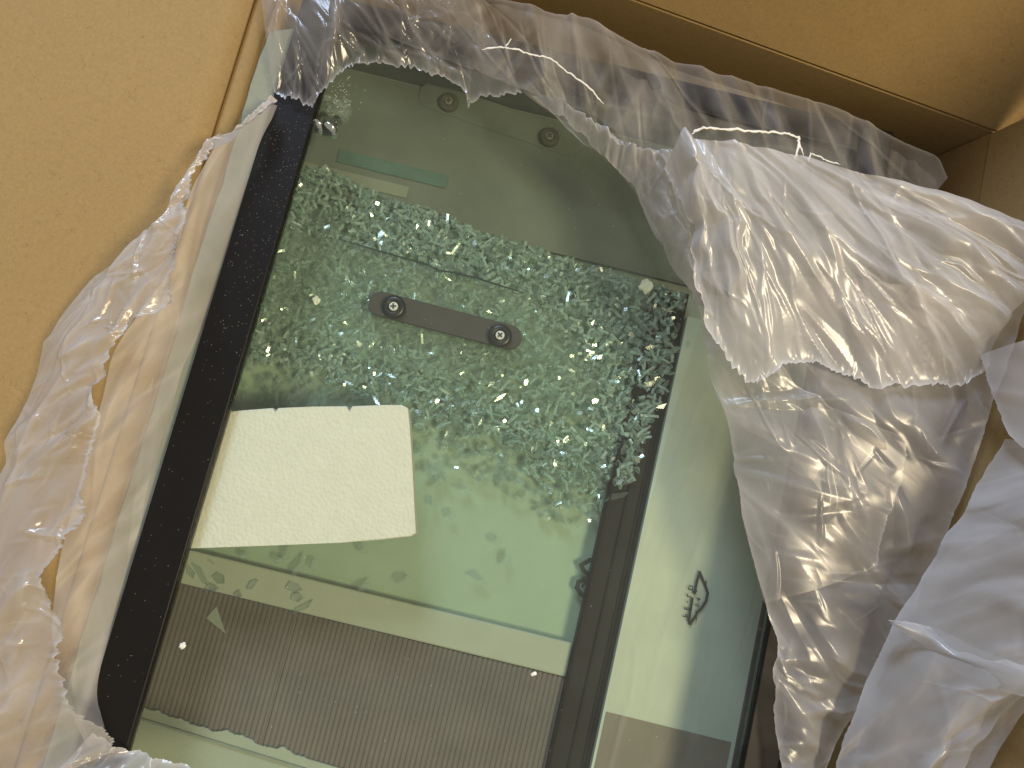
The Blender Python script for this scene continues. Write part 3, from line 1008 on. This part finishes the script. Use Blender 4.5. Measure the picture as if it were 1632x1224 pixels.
# bag mouth over the upper-left corner
film('film', [((418, -40, .004), (437, 150, .0075)), ((450, -40, .012), (456, 153, .0075)), ((480, -40, .016), (479, 158, .0085)), ((510, -40, .016), (497, 173, .0095)), ((540, -40, .016), (512, 147, .012)),
              ((570, -40, .016), (536, 124, .013)), ((600, -40, .018), (562, 99, .014)), ((630, -40, .02), (612, 101, .014)), ((655, -40, .022), (662, 112, .014)), ((675, -40, .025), (716, 134, .015)),
              ((690, -40, .03), (748, 152, .014)), ((700, -40, .03), (741, 172, .01)), ((706, -40, .03), (778, 156, .018)), ((716, -40, .034), (832, 150, .026))], M_film, bag, nu=110, nv=260, mids=((.4, .01),),
     torn=('b',), rag=.09, haze=.13, edge=.45, wr=((.0018, 70, (.003, .03, 14), ('focus', 440, -160), 'crease'), (.003, 22, 9, 110, 'fbm'), (.0010, 70, (.0015, .012, 40), 110, 'crease')), seed=15, curl=.001)
# gathered run of film behind the case, from the corner to the right-hand corner
film('film', [((733, -30, .04), (680, -30, .035)), ((772, 2, .038), (736, 48, .035)), ((864, 20, .034), (790, 105, .032)), ((934, 36, .03), (836, 150, .028)), ((1004, 76, .026), (886, 186, .022)),
              ((1064, 102, .022), (936, 228, .02)), ((1154, 130, .016), (986, 272, .02)), ((1240, 152, .012), (1012, 306, .02)), ((1336, 180, .008), (1042, 372, .02)), ((1436, 234, .002), (1110, 420, .02)),
              ((1488, 254, -.002), (1200, 470, .02)), ((1503, 288, -.002), (1300, 520, .02))], M_smooth, bag, nu=150, nv=330, mids=((.35, .010),), haze=.10, edge=.25, torn=('a',), rag=.01,
     wr=((.0045, 26, (.008, .12, 8), -64, 'crease'), (.0012, 22, (.002, .06, 16), -60, 'crease')), seed=21)
# second, lower layer of the same wall of the bag
film('film', [((560, -40, .0), (620, 60, .008)), ((760, 0, .0), (800, 130, .01)), ((930, 40, -.004), (960, 190, .006)), ((1070, 110, -.008), (1030, 260, .006)), ((1200, 150, -.012), (1120, 330, .006)), ((1330, 195, -.014), (1240, 380, .006)),
              ((1440, 248, -.016), (1380, 420, .006)), ((1492, 285, -.018), (1500, 470, .004))], M_smooth, bag, nu=110, nv=300, mids=((.5, .006),), haze=.09, edge=0,
     wr=((.003, 26, (.005, .05, 14), 80, 'crease'), (.0012, 16, (.003, .03, 40), 20, 'crease')), seed=27)
# twisted neck between the two
film('film', [((846, 152, .024), (900, 175, .03)), ((900, 196, .022), (965, 205, .03)), ((945, 236, .02), (1012, 243, .036)), ((985, 272, .018), (1080, 235, .05)), ((1008, 304, .016), (1098, 300, .045)), ((1026, 340, .014), (1105, 350, .04)),
              ((1046, 382, .012), (1112, 410, .035)), ((1080, 440, .01), (1122, 460, .03)), ((1106, 482, .008), (1150, 520, .03))], M_crinkle, bag, nu=90, nv=260, mids=((.5, .008),), torn=('a',), rag=.015, haze=.34, edge=.3,
     wr=((.0022, 90, (.0022, .035, 10), -62, 'crease'), (.0010, 60, (.0012, .012, 40), -55, 'crease')), seed=31)
# broad whitish flap of film thrown back over the right-hand side
film('film', [((1082, 214, .055), (1058, 272, .045)), ((1096, 222, .06), (1094, 352, .042)), ((1130, 228, .064), (1100, 436, .038)), ((1180, 235, .066), (1118, 512, .036)), ((1240, 242, .066), (1160, 575, .036)), ((1290, 250, .066), (1202, 616, .036)),
              ((1325, 262, .066), (1212, 598, .038)), ((1350, 272, .066), (1246, 580, .04)), ((1390, 282, .066), (1292, 575, .04)), ((1430, 292, .066), (1350, 603, .04)), ((1480, 305, .066), (1392, 621, .04)), ((1530, 320, .066), (1472, 614, .04)),
              ((1580, 340, .066), (1516, 619, .04)), ((1640, 362, .066), (1566, 588, .042)), ((1700, 385, .066), (1588, 505, .046)), ((1770, 410, .066), (1660, 462, .05))], M_crinkle, bag, nu=200, nv=330, mids=((.45, .010),),
     torn=('b',), rag=.08, haze=.52, edge=.4, wr=((.0032, 56, (.006, .08, 7), ('focus', 1030, 130), 'crease'), (.0012, 90, (.002, .04, 12), ('focus', 1030, 130), 'crease'), (.004, 14, 6, -38, 'fbm'), (.0007, 35, (.0014, .010, 50), -38, 'crease')), seed=37, curl=.002)
# crumpled taupe film down the right-hand side of the case
film('film', [((1096, 440, .006), (1640, 470, .012)), ((1108, 500, .006), (1620, 520, .012)), ((1130, 590, .008), (1600, 600, .012)), ((1160, 700, .009), (1560, 720, .012)), ((1176, 820, .009), (1520, 820, .012)), ((1200, 920, .009), (1470, 930, .012)),
              ((1225, 1002, .008), (1430, 1010, .010)), ((1220, 1060, .008), (1390, 1080, .008)), ((1226, 1140, .008), (1345, 1160, .006)), ((1240, 1270, .008), (1300, 1270, .006))], M_crinkle, bag, nu=220, nv=330, mids=((.3, .012),),
     torn=('a', 'b'), rag=.012, haze=.33, edge=.25, wr=((.0034, 36, (.010, .05, 22), -26, 'crease'), (.0015, 44, (.0035, .026, 34), -28, 'crease'), (.005, 12, 7, -25, 'fbm'), (.0006, 40, (.0014, .010, 50), -25, 'crease')), seed=43)
film('film', [((1112, 520, .014), (1180, 540, .03)), ((1128, 600, .02), (1300, 640, .03)), ((1165, 700, .02), (1442, 700, .03)), ((1176, 790, .02), (1438, 765, .03)), ((1195, 880, .02), (1412, 830, .028)), ((1215, 960, .018), (1395, 905, .02))], M_crinkle, bag, nu=150, nv=170, mids=((.4, .008),),
     torn=('b',), rag=.03, haze=.12, edge=.4, wr=((.0045, 22, (.008, .05, 14), -12, 'crease'), (.0016, 26, (.003, .025, 30), -30, 'crease')), seed=47)
# pale loose tails at the far right
film('film', [((1562, 566, .05), (1680, 520, .055)), ((1575, 612, .05), (1700, 600, .055)), ((1590, 655, .05), (1720, 680, .055)), ((1604, 694, .05), (1740, 730, .055)), ((1640, 730, .05), (1760, 790, .055))], M_film, bag, nu=70, nv=110, mids=((.5, .008),),
     torn=('a',), rag=.03, haze=.58, edge=.3, wr=((.002, 20, (.005, .04, 12), -60, 'crease'),), seed=53, lift=.024)
film('film', [((1596, 700, .03), (1790, 740, .045)), ((1522, 815, .03), (1790, 830, .045)), ((1480, 880, .03), (1790, 900, .045)), ((1424, 985, .028), (1790, 960, .045)), ((1398, 1040, .026), (1790, 1020, .045)), ((1358, 1120, .024), (1650, 1110, .03)), ((1328, 1190, .022), (1590, 1195, .02)),
              ((1310, 1290, .02), (1530, 1290, .015))], M_film, bag, nu=150, nv=250, mids=((.4, .010),), torn=('a',), rag=.012, haze=.50, edge=.15, wr=((.0042, 44, (.006, .07, 12), 62, 'crease'), (.002, 14, 5, 62, 'fbm'), (.0006, 30, (.002, .016, 30), 62, 'crease')), seed=59)
film('film', [((1414, 989, .05), (1416, 993, .05)), ((1450, 990, .052), (1462, 1022, .05)), ((1500, 1004, .054), (1520, 1070, .05)), ((1560, 1035, .056), (1580, 1098, .05)), ((1632, 1062, .056), (1640, 1112, .05)), ((1700, 1080, .056), (1710, 1130, .05))], M_film, bag, nu=50, nv=150,
     mids=((.5, .006),), haze=.5, edge=.25, torn=('a',), rag=.01, wr=((.0012, 16, (.004, .04, 20), -20, 'crease'),), seed=61, lift=.034)


# stretched white strands where the bag tore
def strand(name, pts, r, parent, mat):
    P3 = [P(*p) for p in pts]
    dense = []
    for i in range(len(P3) - 1):
        for k in range(8):
            t = k / 8
            p = P3[i].lerp(P3[i + 1], t)
            j = (i * 8 + k) * .7
            dense.append(p + Vector((float(noise(j, .5, 3)), float(noise(j, 4.5, 3)), float(noise(j, 8.5, 3)))) * r * 1.3)
    dense.append(P3[-1])
    vs, fs = [], []
    n = 6
    for i, p in enumerate(dense):
        d = (dense[min(i + 1, len(dense) - 1)] - dense[max(i - 1, 0)]).normalized()
        e1 = d.cross(Vector((0, 0, 1))).normalized(); e2 = d.cross(e1)
        rr = r * (1 + .5 * float(noise(i * .6, 7.7, 5))) * min(1, .25 + min(i, len(dense) - 1 - i) * .25)
        for k in range(n):
            a = 2 * math.pi * k / n
            vs.append(p + e1 * (rr * math.cos(a)) + e2 * (rr * .5 * math.sin(a)))
    for i in range(len(dense) - 1):
        for k in range(n):
            a = i * n + k; b = i * n + (k + 1) % n
            fs.append((a, b, b + n, a + n))
    return link(name, mesh_from(vs, fs, True), mat, parent)


M_strand = principled('stretched_white_film', (0.80, 0.78, 0.72), rough=0.4, spec=0.4)
for pts, r in (([(768, 78, .05), (800, 75, .052), (820, 77, .052), (850, 88, .05), (876, 92, .048), (905, 115, .046), (940, 140, .044), (962, 165, .04)], .0007),
               ([(805, 76, .053), (812, 66, .055), (814, 61, .056)], .0006),
               ([(1102, 212, .062), (1122, 203, .05), (1165, 205, .048), (1210, 210, .046), (1248, 212, .045), (1272, 218, .045), (1274, 232, .045), (1268, 255, .05)], .0010),
               ([(1274, 226, .045), (1280, 248, .046)], .0006),
               ([(1288, 258, .05), (1292, 244, .048), (1304, 248, .048), (1322, 258, .048), (1340, 262, .05)], .0006)):
    strand('torn_strand', pts, r * .75, bag, M_strand)

# ------------------------------------------------------------------ printed inner bag over the right of the tray
ib = empty('inner_bag', (0.14, 0.0, -0.0529), 'printed clear plastic bag spread flat between inner rail and frame bar', 'plastic bag')
film('film', [((1122, 500, -.052), (1310, 470, -.052)), ((1078, 640, -.052), (1270, 640, -.052)), ((1036, 800, -.052), (1240, 800, -.052)), ((990, 1000, -.052), (1215, 1000, -.052)), ((945, 1240, -.052), (1180, 1240, -.052))], M_smooth, ib, nu=60, nv=150,
     mids=((.5, .0003),), haze=.08, edge=0, wr=((.0002, 40, (.0025, .06, 4), 84, 'crease'),), seed=71, hz_noise=.05)


def stroke(parts, z, w, mat, parent, name):
    """flat printed line: polylines of pixels with a width in metres"""
    vs, fs = [], []
    for pl in parts:
        pp = [P(a, b, z) for a, b in pl]
        for i in range(len(pp) - 1):
            d = (pp[i + 1] - pp[i]).normalized(); nn = Vector((-d.y, d.x, 0)) * w / 2
            a, b = pp[i] - d * w * .35, pp[i + 1] + d * w * .35
            b0 = len(vs)
            zz = Vector((0, 0, .00006 * (i % 3)))
            vs += [a - nn + zz, b - nn + zz, b + nn + zz, a + nn + zz]
            fs.append((b0, b0 + 1, b0 + 2, b0 + 3))
    return link(name, mesh_from(vs, fs), mat, parent)


ZP = -.0512
Z = lambda a, b: (900 + a / 4.533, 850 + b / 4.533)
stroke([[Z(938, 430), Z(955, 345), Z(975, 280), Z(1005, 352)], [Z(1012, 362), Z(1034, 430), Z(1020, 490), Z(985, 545), Z(955, 575)], [Z(950, 590), Z(905, 655), Z(896, 630), Z(908, 560), Z(922, 470)]], ZP, .0017, M_ink, ib, 'printed_triangle')
stroke([[Z(925, 415), Z(938, 438), Z(955, 415)], [Z(1022, 345), Z(1018, 380)], [Z(950, 562), Z(950, 625)]], ZP, .0008, M_ink, ib, 'printed_arrow')


def text_mesh(body, size, org, e1, e2, z, space):
    cu = bpy.data.curves.new('letters', 'FONT')
    cu.body = body; cu.size = 1.0; cu.resolution_u = 3; cu.space_character = space; cu.offset = 0.02
    ob = bpy.data.objects.new('letters', cu)
    COL.objects.link(ob)
    dg = bpy.context.evaluated_depsgraph_get()
    me = bpy.data.meshes.new_from_object(ob.evaluated_get(dg))
    bpy.data.objects.remove(ob)
    me.materials.clear()
    for v in me.vertices:
        p = org + e1 * (v.co.x * size) + e2 * (v.co.y * size)
        v.co = (p.x, p.y, z)
    return me


a, b = P(*Z(853, 605), ZP), P(*Z(908, 318), ZP)
e1 = (b - a).normalized(); e2 = Vector((e1.y, -e1.x, 0))
link('printed_letters', text_mesh('PE-LD', (b - a).length / 5.6, a, e1, e2, ZP, 2.0), M_ink, ib)
a, b = P(*Z(942, 528), ZP), P(*Z(966, 420), ZP)
link('printed_letters', text_mesh('04', (b - a).length / 2.4, a, e1, e2, ZP, 1.9), M_ink, ib)
fr = stroke([[Z(240, 180), Z(180, 195), Z(120, 228), Z(135, 268), Z(175, 300)], [Z(175, 318), Z(100, 352), Z(88, 392), Z(118, 440), Z(158, 468)]], -.0656, .0030, M_ink, ib, 'printed_mark')
fr2 = stroke([[Z(170, 285), Z(190, 320)], [Z(125, 385), Z(155, 350)]], -.0656, .0018, M_ink, ib, 'printed_mark')
